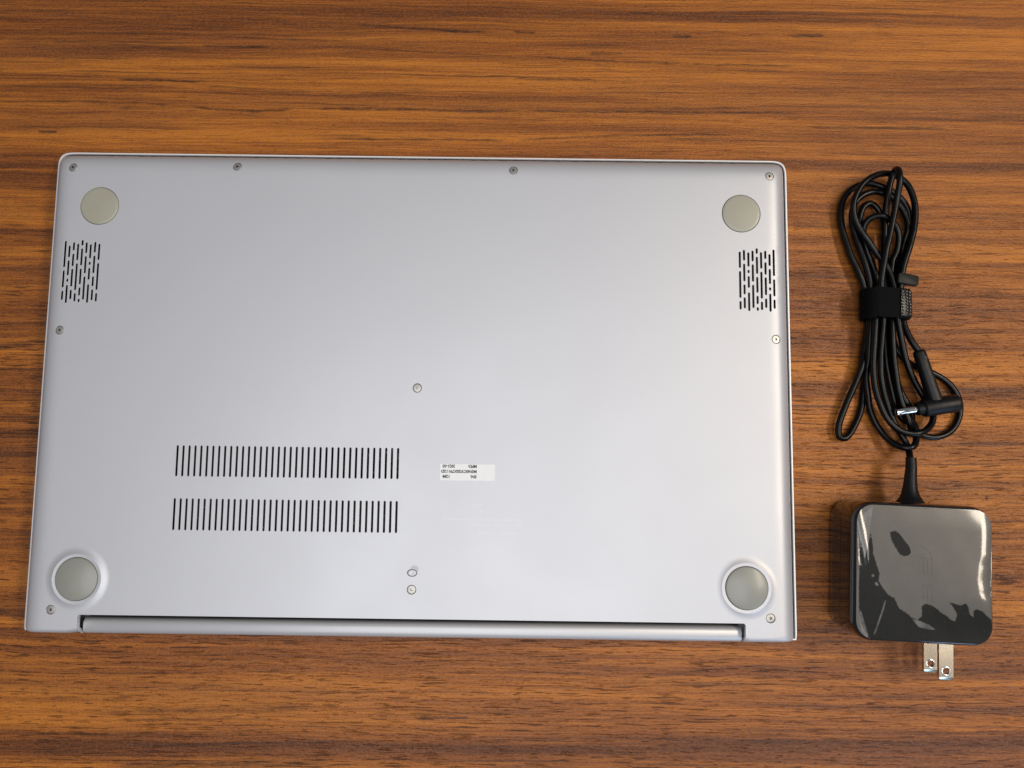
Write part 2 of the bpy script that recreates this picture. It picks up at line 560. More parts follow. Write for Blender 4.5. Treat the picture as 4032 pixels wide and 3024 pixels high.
holes = []
VX0, VX1 = -108.6, -6.5
for yc, dy in ((-35.25, 7.2), (-59.65, 7.3)):
    for i in range(38):
        cx = VX0 + (VX1 - VX0) * i / 37
        holes.append(slot(cx, yc - dy, yc + dy, 1.12))
GR = [(343, (835, 973), (997, 1222), (1246, 1318)),
      (379, (820, 911), (935, 1084), (1108, 1192), (1216, 1308)),
      (416, (840, 961), (986, 1015), (1038, 1138), (1174, 1330)),
      (452, (825, 917), (940, 1086), (1110, 1304)),
      (488, (805, 853), (876, 1021), (1044, 1177), (1201, 1271), (1295, 1326)),
      (524, (837, 977), (1001, 1226), (1249, 1320)),
      (560, (825, 896), (921, 1027), (1047, 1197), (1222, 1302)),
      (596, (853, 953), (977, 1104), (1129, 1158), (1182, 1333)),
      (632, (813, 1037), (1061, 1205), (1230, 1308))]
for side in (1, -1):
    for gx, *seg in GR:
        lx = 153.0 + (gx - 343) / 289 * 16.1
        for a, b in seg:
            y1 = 66.9 - (a - 835) / 483 * 28.0
            y0 = 66.9 - (b - 835) / 483 * 28.0
            holes.append(slot(0.9 + side * (lx - 0.9), y0, y1, 1.10))
nslots = len(holes)
for sx, sy in SCREWS:
    holes.append([(p[0], p[1]) for p in circle(sx, sy, 2.2, 24)])
for fx, fy, r, rear in FEET:
    holes.append([(p[0], p[1]) for p in circle(fx, fy, r + 0.28, 64)])
OVAL = (1.4, -84.7)
holes.append([(OVAL[0] + 2.35 * math.cos(2 * math.pi * i / 28), OVAL[1] + 1.75 * math.sin(2 * math.pi * i / 28)) for i in range(28)])

outer = contour(1.0)
# cut the hinge notch into the rear edge
nx0, nx1, ny = NOTCH
outer = [p for p in outer if not (p[1] < -HR + 0.5 and nx0 - 1.5 < p[0] < nx1 + 1.5)]
idx = max(range(len(outer)), key=lambda i: math.dist(outer[i], outer[(i + 1) % len(outer)]))
nr = 1.1
notch_pts = [(nx0 - 0.9, -HR), (nx0, -HR + 0.7)]
notch_pts += [(nx0, -111 + i * 1.4) for i in range(4)]
for i in range(5):
    a = math.radians(180 - 90 * i / 4)
    notch_pts.append((nx0 + nr + nr * math.cos(a), ny - nr + nr * math.sin(a)))
k_ = 50
notch_pts += [(nx0 + nr + (nx1 - nx0 - 2 * nr) * i / k_, ny) for i in range(1, k_)]
for i in range(5):
    a = math.radians(90 - 90 * i / 4)
    notch_pts.append((nx1 - nr + nr * math.cos(a), ny - nr + nr * math.sin(a)))
notch_pts += [(nx1, -106.8 - i * 1.4) for i in range(4)]
notch_pts += [(nx1, -HR + 0.7), (nx1 + 0.9, -HR)]
outer = outer[:idx + 1] + notch_pts + outer[idx + 1:]

pts, edges = [], []


def add_loop(lp):
    b = len(pts)
    pts.extend(Vector((p[0], p[1])) for p in lp)
    edges.extend((b + i, b + (i + 1) % len(lp)) for i in range(len(lp)))


add_loop(outer)
bbs = []
for h in holes:
    add_loop(h)
    xs = [p[0] for p in h]
    ys_ = [p[1] for p in h]
    bbs.append((min(xs) - .35, max(xs) + .35, min(ys_) - .35, max(ys_) + .35))


def free(p, mrg=0.0):
    for a, b, c, d in bbs:
        if a - mrg < p[0] < b + mrg and c - mrg < p[1] < d + mrg:
            return False
    if p[1] < ny + 0.5 and nx0 - .6 < p[0] < nx1 + .6:
        return False
    return True


for i in range(16):
    t = ((i + 0.5) / 16.2) ** 0.8
    for p in contour(t, 5.0):
        if free(p):
            pts.append(Vector(p))
for fx, fy, r, rear in FEET:
    if rear:
        for rr in (10.3, 10.9, 11.2, 11.32, 11.7, 12.2, 12.8, 13.5, 14.2, 15.0):
            for p in circle(fx, fy, rr, 72):
                if tfield(p[0], p[1]) < 0.97 and not (p[1] < ny + 0.5 and nx0 - .6 < p[0] < nx1 + .6):
                    if all(math.hypot(p[0] - s[0], p[1] - s[1]) > 2.5 for s in SCREWS):
                        pts.append(Vector((p[0], p[1])))
gx = -158.0
while gx < 160:
    gy = -108.0
    while gy < 98:
        p = (gx, gy)
        if free(p, 0.4) and tfield(*p) < 0.02 and all(math.hypot(gx - f[0], gy - f[1]) > 16 for f in FEET):
            pts.append(Vector(p))
        gy += 8
    gx += 8
cv, ce, cf, *_ = delaunay_2d_cdt(pts, edges, [], 0, 1e-5)
hb = [(h, bb) for h, bb in zip(holes, bbs)]
V3 = [(p.x, p.y, zcover(p.x, p.y)) for p in cv]
NR = [tuple(ncover(p.x, p.y)) for p in cv]
F3 = []
for f in cf:
    cx = sum(cv[i].x for i in f) / len(f)
    cy = sum(cv[i].y for i in f) / len(f)
    if not inside((cx, cy), outer):
        continue
    bad = False
    for h, bb in hb:
        if bb[0] < cx < bb[1] and bb[2] < cy < bb[3] and inside((cx, cy), h):
            bad = True
            break
    if not bad:
        a, b, c = [cv[i] for i in f[:3]]
        if (b - a).cross(c - a) < 0:
            f = list(reversed(f))
        F3.append(tuple(f))
# the thickness of the sheet: every hole and the rim turn down with a tiny rolled lip
for li, lp in enumerate([outer] + holes):
    n_ = len(lp)
    depth = 2.6 if li == 0 else (0.3 if li <= nslots else 1.5)
    ax = sum(p[0] for p in lp) / n_
    ay = sum(p[1] for p in lp) / n_
    b = len(V3)
    for lev in range(3):
        for i in range(n_):
            p = lp[i]
            q0, q1 = lp[i - 1], lp[(i + 1) % n_]
            tx, ty = q1[0] - q0[0], q1[1] - q0[1]
            L = math.hypot(tx, ty) or 1
            nrm = Vector((ty / L, -tx / L, 0))      # outwards of a ccw loop
            if li:
                nrm = -nrm
            z = zcover(*p)
            if lev == 0:
                V3.append((p[0], p[1], z))
                NR.append(tuple((nrm * 0.35 + Vector((0, 0, 1))).normalized()))
            elif lev == 1:
                V3.append((p[0] + nrm.x * 0.07, p[1] + nrm.y * 0.07, z - 0.10))
                NR.append(tuple((nrm + Vector((0, 0, 0.25))).normalized()))
            else:
                V3.append((p[0] + nrm.x * 0.07, p[1] + nrm.y * 0.07, z - depth))
                NR.append(tuple(nrm))
    for lev in range(2):
        for i in range(n_):
            a0 = b + lev * n_ + i
            a1 = b + lev * n_ + (i + 1) % n_
            F3.append((a1, a0, a0 + n_, a1 + n_) if li == 0 else (a0, a1, a1 + n_, a0 + n_))
cover = build('bottom_cover', V3, F3, M['silver'], laptop, True, NR)


# deck rim that shows as the bright line round the cover
def outline(grow, z, rear=None):
    out = []
    for p in contour(1.0, 9.0):
        x, y = p
        n2 = Vector((math.copysign(max(0.0, abs(x) - (HW - SX)) ** 9, x) / SX ** 9,
                     math.copysign(max(0.0, abs(y) - (HF - SF)) ** 9, y) / SF ** 9))
        n2 = n2.normalized() if n2.length > 1e-9 else Vector((0, 1 if y > 0 else -1))
        yy = y + n2.y * grow
        if rear is not None:
            yy = max(yy, rear)
        out.append((x + n2.x * grow, yy, z))
    return out


mb = MB()
mb.loft([outline(1.15, 4.3, -114.0), outline(1.5, 4.7, -114.3), outline(1.6, 6.5, -114.4), outline(1.6, 8.4, -114.4), outline(1.47, 8.62, -114.3),
         outline(0.92, 8.62, -113.8), outline(0.85, 8.5, -113.7), outline(0.85, 6.9, -113.7), outline(-2.0, 6.9, -111.8)], True)
deck = mb.out('deck_rim', M['rim'], laptop, 40)
mb = MB()
mb.loft([outline(0.9, 7.5, -113.7), outline(-0.6, 7.5, -112.8)])
mb.out('seam', M['black'], deck, 40)

# lid under everything, its rounded back showing as a hair line below the hinge
mb = MB()
mb.loft([outline(-0.8, 0.0, -114.0), outline(0.6, 0.25, -115.0), outline(1.15, 0.9, -115.4), outline(1.15, 3.3, -115.4), outline(0.2, 3.9, -115.1), outline(-4.0, 3.9, -112)], True, True, True)
mb.out('lid', M['rim'], laptop, 40)

# black inner frame seen through the slots and behind the hinge
mb = MB()
ins = [(p[0] * 0.972, p[1] * 0.955 + 1.5) for p in contour(1.0, 12.0)]
ins = [(x, max(y, -103.4)) for x, y in ins]
mb.loft([[(x, y, 6.6) for x, y in ins], [(x, y, 9.3) for x, y in ins]], True, True, True)
inner = mb.out('inner_frame', M['black'], laptop, 30)
mb = MB()
mb.box((1.5, -108.9, 5.7), (302.0, 10.6, 2.6))
mb.out('hinge_well', M['black'], laptop, 30)
# parts behind the vents: a fin stack and small board components
mb = MB()
for i in range(34):
    mb.box((-44 + i * 1.15 + random.uniform(-.1, .1), -35.5 + random.uniform(-.6, .6), 12.0), (0.28, 13.0, 5.0))
mb.out('cooling_fins', M['board'], inner, 30)
mb = MB()
for i in range(60):
    x, y = (random.uniform(-24, -6), random.uniform(-41, -29)) if i < 34 else (random.uniform(-100, -10), random.uniform(-66, -54))
    mb.box((x, y, 13.2 + random.uniform(-.6, 1.2)), (random.uniform(.4, 2.2), random.uniform(.3, 1.4), random.uniform(.5, 1.4)))
mb.out('board_components', M['chips'], inner, 30)['kind'] = 'stuff'

# hinge barrel
mb = MB()
rings = []
prof = []
for i in range(29):
    a = math.radians(-150 + 300 * i / 28 + 90)
    prof.append((3.65 * math.copysign(abs(math.cos(a)) ** 0.72, math.cos(a)), 4.3 * math.copysign(abs(math.sin(a)) ** 0.72, math.sin(a))))
HX0, HX1, HYC, HZC = -149.0, 152.2, -110.95, 10.3
for x, s in ((HX0, 0.90), (HX0 + 0.12, 0.965), (HX0 + 0.5, 1.0), (HX1 - 0.5, 1.0), (HX1 - 0.12, 0.965), (HX1, 0.90)):
    rings.append([(x, HYC - 0.0 + py * s, HZC + pz * s) for py, pz in prof])
mb.loft(rings, True, True, True)
mb.out('hinge_barrel', M['hinge'], laptop, 40)

# feet
for fx, fy, r, rear in FEET:
    zb = zcover(fx + r + 0.6, fy)
    mb = MB()
    top = zb + (0.42 if rear else 0.32)
    dome = 1.3 if rear else 0.35
    prof = [(r, zb - 1.6), (r, top - 0.35), (r - 0.10, top - 0.12), (r - 0.38, top)]
    for i in range(1, 9):
        u = i / 9
        prof.append(((r - 0.38) * (1 - u), top + dome * (1 - (1 - u) ** 2)))
    prof.append((0.02, top + dome))
    mb.loft([circle(fx, fy, rr, 64, z) for rr, z in prof], True, False, True)
    ft = mb.out('rubber_foot', M['rubber_grey' if rear else 'rubber'], laptop, 50)
    mb = MB()
    mb.loft([circle(fx, fy, r + 0.6, 48, zb - 1.25), circle(fx, fy, r - 0.5, 48, zb - 1.25)])
    mb.out('foot_groove', M['black'], ft)

# screws: head with a six-lobed socket, seated square to the surface
star = []
for i in range(24):
    a = 2 * math.pi * i / 24
    star.append((0.66 + 0.20 * math.cos(6 * a)) * 0.85)


def screw_mesh():
    n = 24
    mb = MB()
    R = 1.95
    ring = lambda rr, z: circle(0, 0, rr, n, z)
    st = lambda s, z: [(star[i] * s * math.cos(2 * math.pi * i / n), star[i] * s * math.sin(2 * math.pi * i / n), z) for i in range(n)]
    mb.loft([ring(R, -1.2), ring(R, -0.22), ring(R - 0.16, -0.05), ring(R - 0.5, 0.0), st(1.06, 0.0)])
    return mb


head = None
for k_, (sx, sy) in enumerate(SCREWS):
    nrm = ncover(sx, sy)
    zc = zcover(sx, sy)
    if head is None:
        o = screw_mesh().out('screw', M['steel'], laptop, 30)
        head = o.data
        mb = MB()
        n = 24
        st = lambda s, z: [(star[i] * s * math.cos(2 * math.pi * i / n), star[i] * s * math.sin(2 * math.pi * i / n), z) for i in range(n)]
        mb.loft([st(1.06, 0.0), st(1.0, -0.08), st(0.94, -0.9)], True, False, True)
        so = mb.out('screw_socket', M['socket'], o, 30)
        sock = so.data
        mb = MB()
        mb.loft([circle(0, 0, 2.5, 24, -0.9), circle(0, 0, 1.8, 24, -0.9)])
        sg = mb.out('screw_recess', M['black'], o)
        rec = sg.data
    else:
        o = bpy.data.objects.new('screw', head)
        col.objects.link(o)
        o.parent = laptop
        for nm, dt in (('screw_socket', sock), ('screw_recess', rec)):
            c = bpy.data.objects.new(nm, dt)
            col.objects.link(c)
            c.parent = o
    q = Vector((0, 0, 1)).rotation_difference(nrm)
    depth = -0.10 if nrm.z < 0.999 else -0.22
    o.rotation_mode = 'QUATERNION'
    o.rotation_quaternion = q @ Matrix.Rotation(random.uniform(0, 1.0), 3, 'Z').to_quaternion()
    o.location = Vector((sx, sy, zc)) * MM + nrm * depth * MM

# oval plug beside the lower middle screw, with the pale disc it has slid off
mb = MB()
el = lambda s, z: [(OVAL[0] + 2.0 * s * math.cos(2 * math.pi * i / 28), OVAL[1] + 1.45 * s * math.sin(2 * math.pi * i / 28), z) for i in range(28)]
mb.loft([el(1.0, 16.6), el(1.0, 17.9), el(0.94, 18.05), el(0.8, 18.12), el(0.5, 18.0), el(0.2, 17.95)], True, False, True)
pl = mb.out('screw_plug', M['silver'], laptop, 50)
mb = MB()
mb.loft([[(OVAL[0] + 2.6 * math.cos(2 * math.pi * i / 28), OVAL[1] + 2.0 * math.sin(2 * math.pi * i / 28), 16.75) for i in range(28)], el(0.9, 16.75)])
mb.out('plug_groove', M['black'], pl)
mb = MB()
ring = [(p[0], p[1]) for p in circle(OVAL[0] + 1.0, OVAL[1] + 1.45, 1.85, 28)]
ring = [p for p in ring if ((p[0] - OVAL[0]) / 2.45) ** 2 + ((p[1] - OVAL[1]) / 1.85) ** 2 > 1.0 and p[1] > OVAL[1]]
arc = []
for i in range(12):
    a = math.radians(8 + 110 * i / 11)
    arc.append((OVAL[0] + 2.46 * math.cos(a), OVAL[1] + 1.86 * math.sin(a)))
ring.sort(key=lambda p: math.atan2(p[1] - OVAL[1] - 1.0, p[0] - OVAL[0] - 1.0))
ringm = [(p[0], p[1], 18.03) for p in ring + arc[::-1]]
mb.v = ringm
mb.f = [tuple(range(len(ringm)))]
M['mark'] = simple('dull_adhesive_mark', (0.50, 0.49, 0.48), 0.6, 0.3, 0.05)
mb.out('adhesive_mark', M['mark'], laptop, 30)

# serial label, read from the far side of the table
LC = Vector((25.75, -38.9, 18.035))
LW, LH = 25.3, 7.5
mb = MB()
mb.loft([[(LC.x + sx * LW / 2, LC.y + sy * LH / 2 - sx * 0.04, z) for sx, sy in ((1, 1), (-1, 1), (-1, -1), (1, -1))] for z in (18.0, 18.05)], True, False, True)
lab = mb.out('serial_label', M['paper'], laptop, 30)
lab['label'] = 'small pale serial number sticker with black print'


def text(body, x, top, w, h, parent):
    cu = bpy.data.curves.new('printed_text', 'FONT')
    cu.body = body
    cu.size = 1.0
    cu.resolution_u = 3
    cu.offset = 0.042
    t = bpy.data.objects.new('printed_text', cu)
    col.objects.link(t)
    bpy.context.view_layer.update()
    me = bpy.data.meshes.new_from_object(t.evaluated_get(bpy.context.evaluated_depsgraph_get()))
    bpy.data.objects.remove(t)
    bpy.data.curves.remove(cu)
    xs = [v.co.x for v in me.vertices]
    ys2 = [v.co.y for v in me.vertices]
    x0, x1, y0, y1 = min(xs), max(xs), min(ys2), max(ys2)
    for v in me.vertices:
        lx = x + (v.co.x - x0) / (x1 - x0) * w
        ly = top + (1 - (v.co.y - y0) / (y1 - y0)) * h
        # label frame turned by 180 degrees
        v.co = Vector((LC.x + LW / 2 - lx, LC.y - LH / 2 + ly, 18.075)) * MM
    me.materials.clear()
    me.materials.append(M['ink'])
    o = bpy.data.objects.new('printed_text', me)
    col.objects.link(o)
    o.parent = parent
    return o


text('SN:', 8.4, 1.0, 2.85, 1.5, lab)
text('12M', 20.9, 1.0, 3.1, 1.5, lab)
text('M3N0CV20X79112D', 8.4, 3.4, 16.4, 1.5, lab)
text('MFD:', 8.4, 5.75, 4.0, 1.5, lab)
text('2021-03', 18.4, 5.75, 5.8, 1.5, lab)

# rows of faint pale print under the sticker, too worn to read
M['etch'] = simple('faint_pale_print', (0.562, 0.566, 0.582), 0.47, 0.40, 0.03)
mb = MB()
for yv, xa, xb, hh in ((-60.4, 15.0, 50.4, 0.42), (-62.6, 28.0, 49.6, 0.42), (-66.5, 28.0, 50.7, 0.42), (-54.0, 28.5, 33.5, 0.5), (-56.6, 29.5, 32.5, 0.5)):
    xx = xa
    while xx < xb:
        L = random.uniform(0.5, 2.2)
        if random.random() < 0.8:
            q = len(mb.v)
            mb.v += [(xx, yv - hh, 18.02), (xx + L, yv - hh, 18.02), (xx + L, yv + hh, 18.02), (xx, yv + hh, 18.02)]
            mb.f.append((q, q + 1, q + 2, q + 3))
        xx += L + random.uniform(0.3, 0.7)
mb.loft([circle(15.0, -54.3, 1.5, 20, 18.02), circle(15.0, -54.3, 1.1, 20, 18.02)])
mb.out('faint_print', M['etch'], laptop, 30)

# ------------------------------------------------------------------ power adapter
CABLE = [[232.5,-34.5,13.5],[233.2,-31.2,12.3],[234.1,-28.6,10.0],[235.0,-26.2,7.5],[234.9,-23.1,5.8],[233.6,-19.8,5.2],[231.8,-16.7,5.1],[230.0,-13.6,5.4],[228.5,-10.3,5.8],[227.1,-7.0,6.2],[225.9,-3.7,6.7],[224.7,-0.3,7.2],[223.8,3.1,7.7],[223.0,6.6,8.2],[222.5,10.2,8.5],[222.4,13.8,8.8],[222.4,17.4,8.9],[222.6,21.0,8.9],[223.0,24.5,9.0],[223.4,28.1,9.0],[223.8,31.7,9.1],[224.2,35.3,9.1],[224.4,38.9,9.3],[224.4,42.5,9.5],[224.1,46.1,9.8],[223.7,49.6,9.8],[223.5,53.2,9.9],[223.7,56.8,10.2],[224.2,60.4,10.5],[224.8,63.9,10.8],[225.4,67.4,11.1],[226.0,71.0,11.4],[226.8,74.5,11.7],[227.6,78.0,12.0],[228.3,81.5,12.2],[229.0,85.0,12.5],[229.7,88.6,12.8],[230.3,92.1,13.2],[230.8,95.6,13.8],[231.1,99.1,14.8],[231.3,102.5,15.8],[231.3,106.1,15.9],[231.6,109.2,14.3],[231.8,110.7,11.1],[231.2,108.1,9.1],[230.2,104.6,8.7],[229.5,101.1,8.4],[228.9,97.6,8.0],[228.6,94.0,7.5],[228.4,90.5,6.8],[228.2,87.0,6.2],[228.1,83.4,6.0],[228.0,79.8,5.8],[227.9,76.2,5.6],[227.8,72.6,5.3],[227.8,69.0,5.1],[227.7,65.4,5.0],[227.7,61.8,5.0],[227.6,58.2,5.1],[227.5,54.6,5.3],[227.4,51.0,5.1],[227.3,47.4,4.7],[227.0,44.0,3.7],[227.4,40.5,3.3],[227.5,36.9,3.6],[227.4,33.3,3.8],[227.3,29.7,3.9],[227.2,26.1,4.0],[227.2,22.5,4.1],[227.3,18.9,4.2],[227.5,15.3,4.2],[228.0,11.7,4.2],[228.6,8.2,4.1],[229.4,4.7,3.9],[230.2,1.2,3.6],[231.2,-2.2,3.0],[232.3,-5.5,2.0],[234.0,-8.6,1.6],[236.4,-11.3,1.6],[239.6,-11.9,1.6],[239.6,-8.6,2.6],[238.2,-5.5,3.8],[236.2,-2.6,4.5],[234.4,0.5,4.5],[233.0,3.8,4.6],[232.0,7.3,4.8],[231.2,10.8,5.0],[230.6,14.3,5.3],[230.2,17.9,5.5],[229.9,21.5,5.7],[229.6,25.1,5.8],[229.5,28.7,5.9],[229.5,32.3,5.8],[229.7,35.9,5.5],[230.2,39.4,5.4],[230.5,42.8,6.5],[230.1,46.4,6.3],[230.2,49.9,5.6],[230.5,53.5,5.0],[230.7,57.0,4.8],[231.1,60.6,4.6],[231.6,64.2,4.5],[232.3,67.7,4.5],[233.9,70.9,5.0],[234.6,74.4,5.5],[234.8,77.9,6.2],[234.0,81.3,7.0],[232.1,84.2,7.9],[229.4,86.4,8.8],[226.2,87.8,9.1],[222.6,88.0,8.9],[219.4,86.6,8.3],[217.5,83.7,7.3],[217.4,80.4,6.1],[218.1,76.9,5.4],[218.9,73.4,5.1],[219.9,70.0,4.9],[221.2,66.6,4.7],[222.4,63.2,4.7],[223.3,59.7,4.8],[223.8,56.2,5.0],[223.7,52.6,5.6],[222.9,49.2,6.6],[222.0,46.0,7.8],[221.3,42.6,8.8],[220.7,39.1,9.3],[220.3,35.5,9.5],[220.0,31.9,9.5],[219.8,28.3,9.4],[219.6,24.7,9.1],[219.4,21.1,8.8],[219.3,17.6,8.3],[219.2,14.0,8.0],[219.3,10.4,7.9],[219.5,6.8,7.9],[219.9,3.2,8.0],[220.6,-0.3,8.2],[221.6,-3.8,8.5],[222.8,-7.2,8.7],[224.3,-10.4,8.8],[226.4,-13.3,8.9],[229.1,-15.8,9.0],[232.2,-17.4,9.1],[235.8,-18.1,9.1],[239.3,-17.7,9.2],[242.6,-16.6,8.2],[245.4,-14.8,6.9],[247.7,-12.2,5.8],[248.6,-8.9,5.0],[247.8,-5.4,4.5],[246.1,-2.2,4.3],[244.2,0.8,4.5],[242.2,3.8,4.9],[240.4,6.9,5.3],[238.7,10.0,5.8],[237.2,13.2,6.3],[235.9,16.6,6.8],[234.9,20.0,7.2],[234.1,23.5,7.5],[233.4,27.0,7.8],[232.7,30.5,8.2],[232.0,34.1,8.5],[231.4,37.6,9.0],[230.9,41.2,9.3],[230.6,44.7,9.5],[230.4,48.3,9.1],[230.1,51.9,8.8],[229.7,55.4,8.5],[229.0,59.0,8.2],[227.8,62.4,8.0],[226.1,65.5,7.8],[223.9,68.4,7.6],[221.8,71.3,7.8],[219.7,74.2,8.1],[217.6,77.1,8.5],[215.5,80.1,8.6],[213.7,83.2,8.7],[212.3,86.5,8.9],[211.6,90.0,9.1],[211.6,93.6,9.4],[212.5,97.1,9.6],[214.0,100.3,9.7],[216.0,103.3,9.6],[218.6,105.8,9.4],[221.5,107.8,8.8],[224.7,109.3,8.0],[228.1,110.2,7.1],[231.6,110.3,6.5],[235.0,109.3,6.2],[237.9,107.1,6.4],[240.0,104.2,6.8],[241.3,100.9,7.1],[242.2,97.4,7.3],[242.6,93.8,7.5],[242.6,90.2,7.6],[242.3,86.7,7.7],[241.6,83.1,7.9],[240.8,79.6,8.1],[239.7,76.2,8.2],[238.6,72.8,8.5],[237.4,69.4,8.5],[236.2,66.0,8.4],[235.3,62.5,8.2],[234.6,59.0,8.0],[234.2,55.4,7.8],[233.9,51.8,7.4],[233.3,48.4,6.6],[232.9,45.2,4.9],[232.9,41.8,3.9],[232.5,38.2,3.5],[231.9,34.7,3.4],[231.5,31.1,3.4],[231.8,27.5,3.3],[232.8,24.1,3.1],[234.7,21.0,2.9],[237.1,18.3,2.8],[240.0,16.2,2.5],[243.2,14.6,2.3],[246.6,13.4,2.2],[250.0,12.1,2.1],[253.2,10.6,2.0],[256.3,8.7,2.0],[259.0,6.4,2.0],[261.2,3.5,2.0],[262.7,0.2,2.0],[263.4,-3.3,2.0],[263.3,-6.9,2.0],[262.4,-10.4,2.0],[260.8,-13.6,2.0],[258.4,-16.3,2.1],[255.4,-18.2,2.1],[251.9,-19.3,2.2],[248.4,-19.4,2.5],[244.8,-18.7,2.8],[241.5,-17.5,3.1],[238.5,-15.9,4.1],[236.7,-13.5,6.1],[235.5,-10.2,6.5],[234.3,-6.8,6.4],[233.1,-3.4,6.5],[232.1,0.1,6.8],[231.2,3.5,7.2],[230.5,7.1,7.6],[230.0,10.6,7.9],[229.5,14.2,8.2],[229.1,17.7,8.4],[228.9,21.3,8.6],[228.7,24.9,8.7],[228.6,28.5,8.8],[228.6,32.1,8.7],[228.6,35.7,8.3],[228.4,39.2,7.6],[228.7,42.1,5.6],[229.6,44.9,3.6],[229.8,48.4,2.8],[229.9,52.0,2.2],[230.0,55.6,1.9],[230.0,59.2,1.8],[230.0,62.8,1.8],[230.1,66.4,1.9],[230.1,70.0,2.0],[230.2,73.6,2.0],[230.2,77.2,2.2],[230.1,80.8,2.3],[229.8,84.4,2.5],[229.1,87.9,2.8],[227.7,91.2,3.0],[225.7,94.2,3.3],[222.8,96.2,3.5],[219.7,94.9,3.5],[218.0,91.7,3.2],[217.4,88.2,3.0],[217.3,84.6,2.7],[217.7,81.0,2.5],[218.3,77.4,2.3],[219.1,73.9,2.0],[220.1,70.5,1.8],[221.2,67.1,1.7],[222.2,63.6,1.6],[223.0,60.1,1.7],[223.4,56.5,2.0],[223.3,52.9,2.5],[223.1,49.4,3.2],[222.2,46.2,4.6],[221.1,43.0,5.7],[220.1,39.6,6.4],[219.3,36.1,6.7],[218.9,32.5,6.7],[218.6,28.9,6.6],[218.4,25.3,6.4],[218.2,21.7,6.1],[218.3,18.2,5.4],[218.0,14.8,4.4],[217.4,11.2,4.5],[217.2,7.6,4.5],[217.4,4.0,4.5],[217.9,0.5,4.3],[218.5,-3.0,3.6],[219.3,-6.5,3.0],[220.5,-9.9,2.8],[221.9,-13.2,2.9],[223.6,-16.3,3.3],[225.5,-19.3,4.2],[227.6,-21.9,5.5],[230.0,-23.9,7.2],[232.9,-24.8,9.2],[236.2,-24.2,9.3],[238.4,-21.9,7.7],[239.4,-18.7,6.4],[239.7,-15.3,5.6],[238.6,-12.1,4.4],[236.8,-9.0,3.9],[235.4,-5.9,2.8],[234.2,-2.6,1.9],[232.9,0.7,1.6],[231.6,4.0,1.6],[230.5,7.5,1.6],[229.7,11.0,1.6],[229.2,14.5,1.6],[228.9,18.1,1.6],[228.9,21.7,1.6],[229.0,25.3,1.6],[229.1,29.0,1.6],[229.2,32.6,1.6],[229.5,36.1,1.6],[230.1,39.7,1.6],[231.1,43.2,1.6],[232.2,46.6,1.6],[233.1,50.1,1.6],[233.9,53.6,1.6],[234.6,57.1,1.8],[235.2,60.7,2.0],[235.9,64.2,2.2],[236.8,67.7,2.4],[237.8,71.1,2.6],[238.4,74.7,3.0],[238.7,77.9,4.5],[239.5,81.2,5.4],[239.7,84.8,5.5],[239.2,88.4,5.3],[238.0,91.8,5.2],[236.2,94.9,5.1],[233.9,97.6,5.0],[231.0,99.8,5.0],[227.7,101.2,5.0],[224.2,101.6,5.0],[220.6,100.9,5.0],[217.5,99.2,5.0],[215.0,96.6,5.0],[213.4,93.4,5.0],[212.6,89.9,5.0],[212.6,86.3,5.0],[213.2,82.7,5.1],[214.0,79.2,5.1],[214.9,75.7,5.3],[215.8,72.2,5.5],[216.9,68.8,5.7],[217.9,65.3,5.9],[218.8,61.8,5.9],[219.5,58.3,6.0],[220.1,54.8,6.0],[220.6,51.3,5.4],[220.6,48.4,3.3],[221.0,45.1,2.0],[221.5,41.5,1.6],[221.6,38.0,1.6],[221.3,34.4,1.6],[220.9,30.8,1.6],[220.4,27.2,1.6],[219.9,23.6,1.6],[219.3,20.1,1.6],[218.7,16.5,1.6],[218.3,13.0,1.6],[217.9,9.4,1.6],[217.4,5.8,1.6],[217.0,2.2,1.6],[216.5,-1.3,1.6],[215.8,-4.9,1.7],[214.8,-8.3,1.9],[213.4,-11.6,2.0],[211.7,-14.8,2.1],[209.8,-17.9,2.2],[207.3,-20.4,2.5],[204.2,-20.0,3.0],[203.5,-16.5,3.4],[204.0,-13.0,3.7],[205.1,-9.6,3.9],[206.5,-6.2,3.9],[207.9,-2.9,4.0],[209.4,0.4,4.1],[210.9,3.6,4.2],[212.4,6.9,4.3],[213.8,10.2,4.6],[214.9,13.6,5.0],[215.8,17.0,4.5],[216.7,20.3,3.4],[217.5,23.8,3.4],[218.2,27.3,3.6],[218.9,30.9,3.7],[219.3,34.5,3.7],[219.4,38.1,3.6],[219.2,41.7,3.6],[218.8,45.2,4.3],[218.3,48.7,4.6],[218.1,52.2,4.1],[217.4,55.8,4.2],[216.2,59.2,4.3],[214.9,62.5,4.2],[213.5,65.8,4.0],[212.1,69.1,3.8],[211.1,72.6,3.6],[210.2,76.1,3.4],[209.3,79.5,3.2],[208.5,83.1,3.1],[208.0,86.6,3.1],[207.8,90.2,3.1],[208.2,93.8,3.1],[209.1,97.3,3.1],[210.8,100.4,3.2],[213.2,103.1,3.3],[216.3,105.0,3.5],[219.7,106.1,3.7],[223.3,106.2,3.9],[226.7,105.3,3.9],[230.1,103.9,4.0],[233.2,102.2,4.0],[236.1,100.1,4.0],[238.6,97.5,3.9],[240.4,94.4,3.9],[241.5,90.9,3.8],[242.0,87.4,3.6],[241.9,83.8,3.4],[241.5,80.2,3.4],[240.9,76.8,4.5],[239.6,73.7,5.5],[238.2,70.4,5.5],[236.8,67.1,5.4],[235.8,63.6,5.2],[235.0,60.1,5.0],[234.6,56.5,4.8],[234.6,52.9,4.5],[235.0,49.4,4.3],[235.4,45.9,5.2],[235.2,42.5,6.0],[235.0,38.9,6.3],[235.4,35.3,6.6],[236.2,31.8,7.1],[237.3,28.4,7.6],[238.8,25.2,8.1],[240.7,22.2,8.4],[242.5,19.0,8.5]]
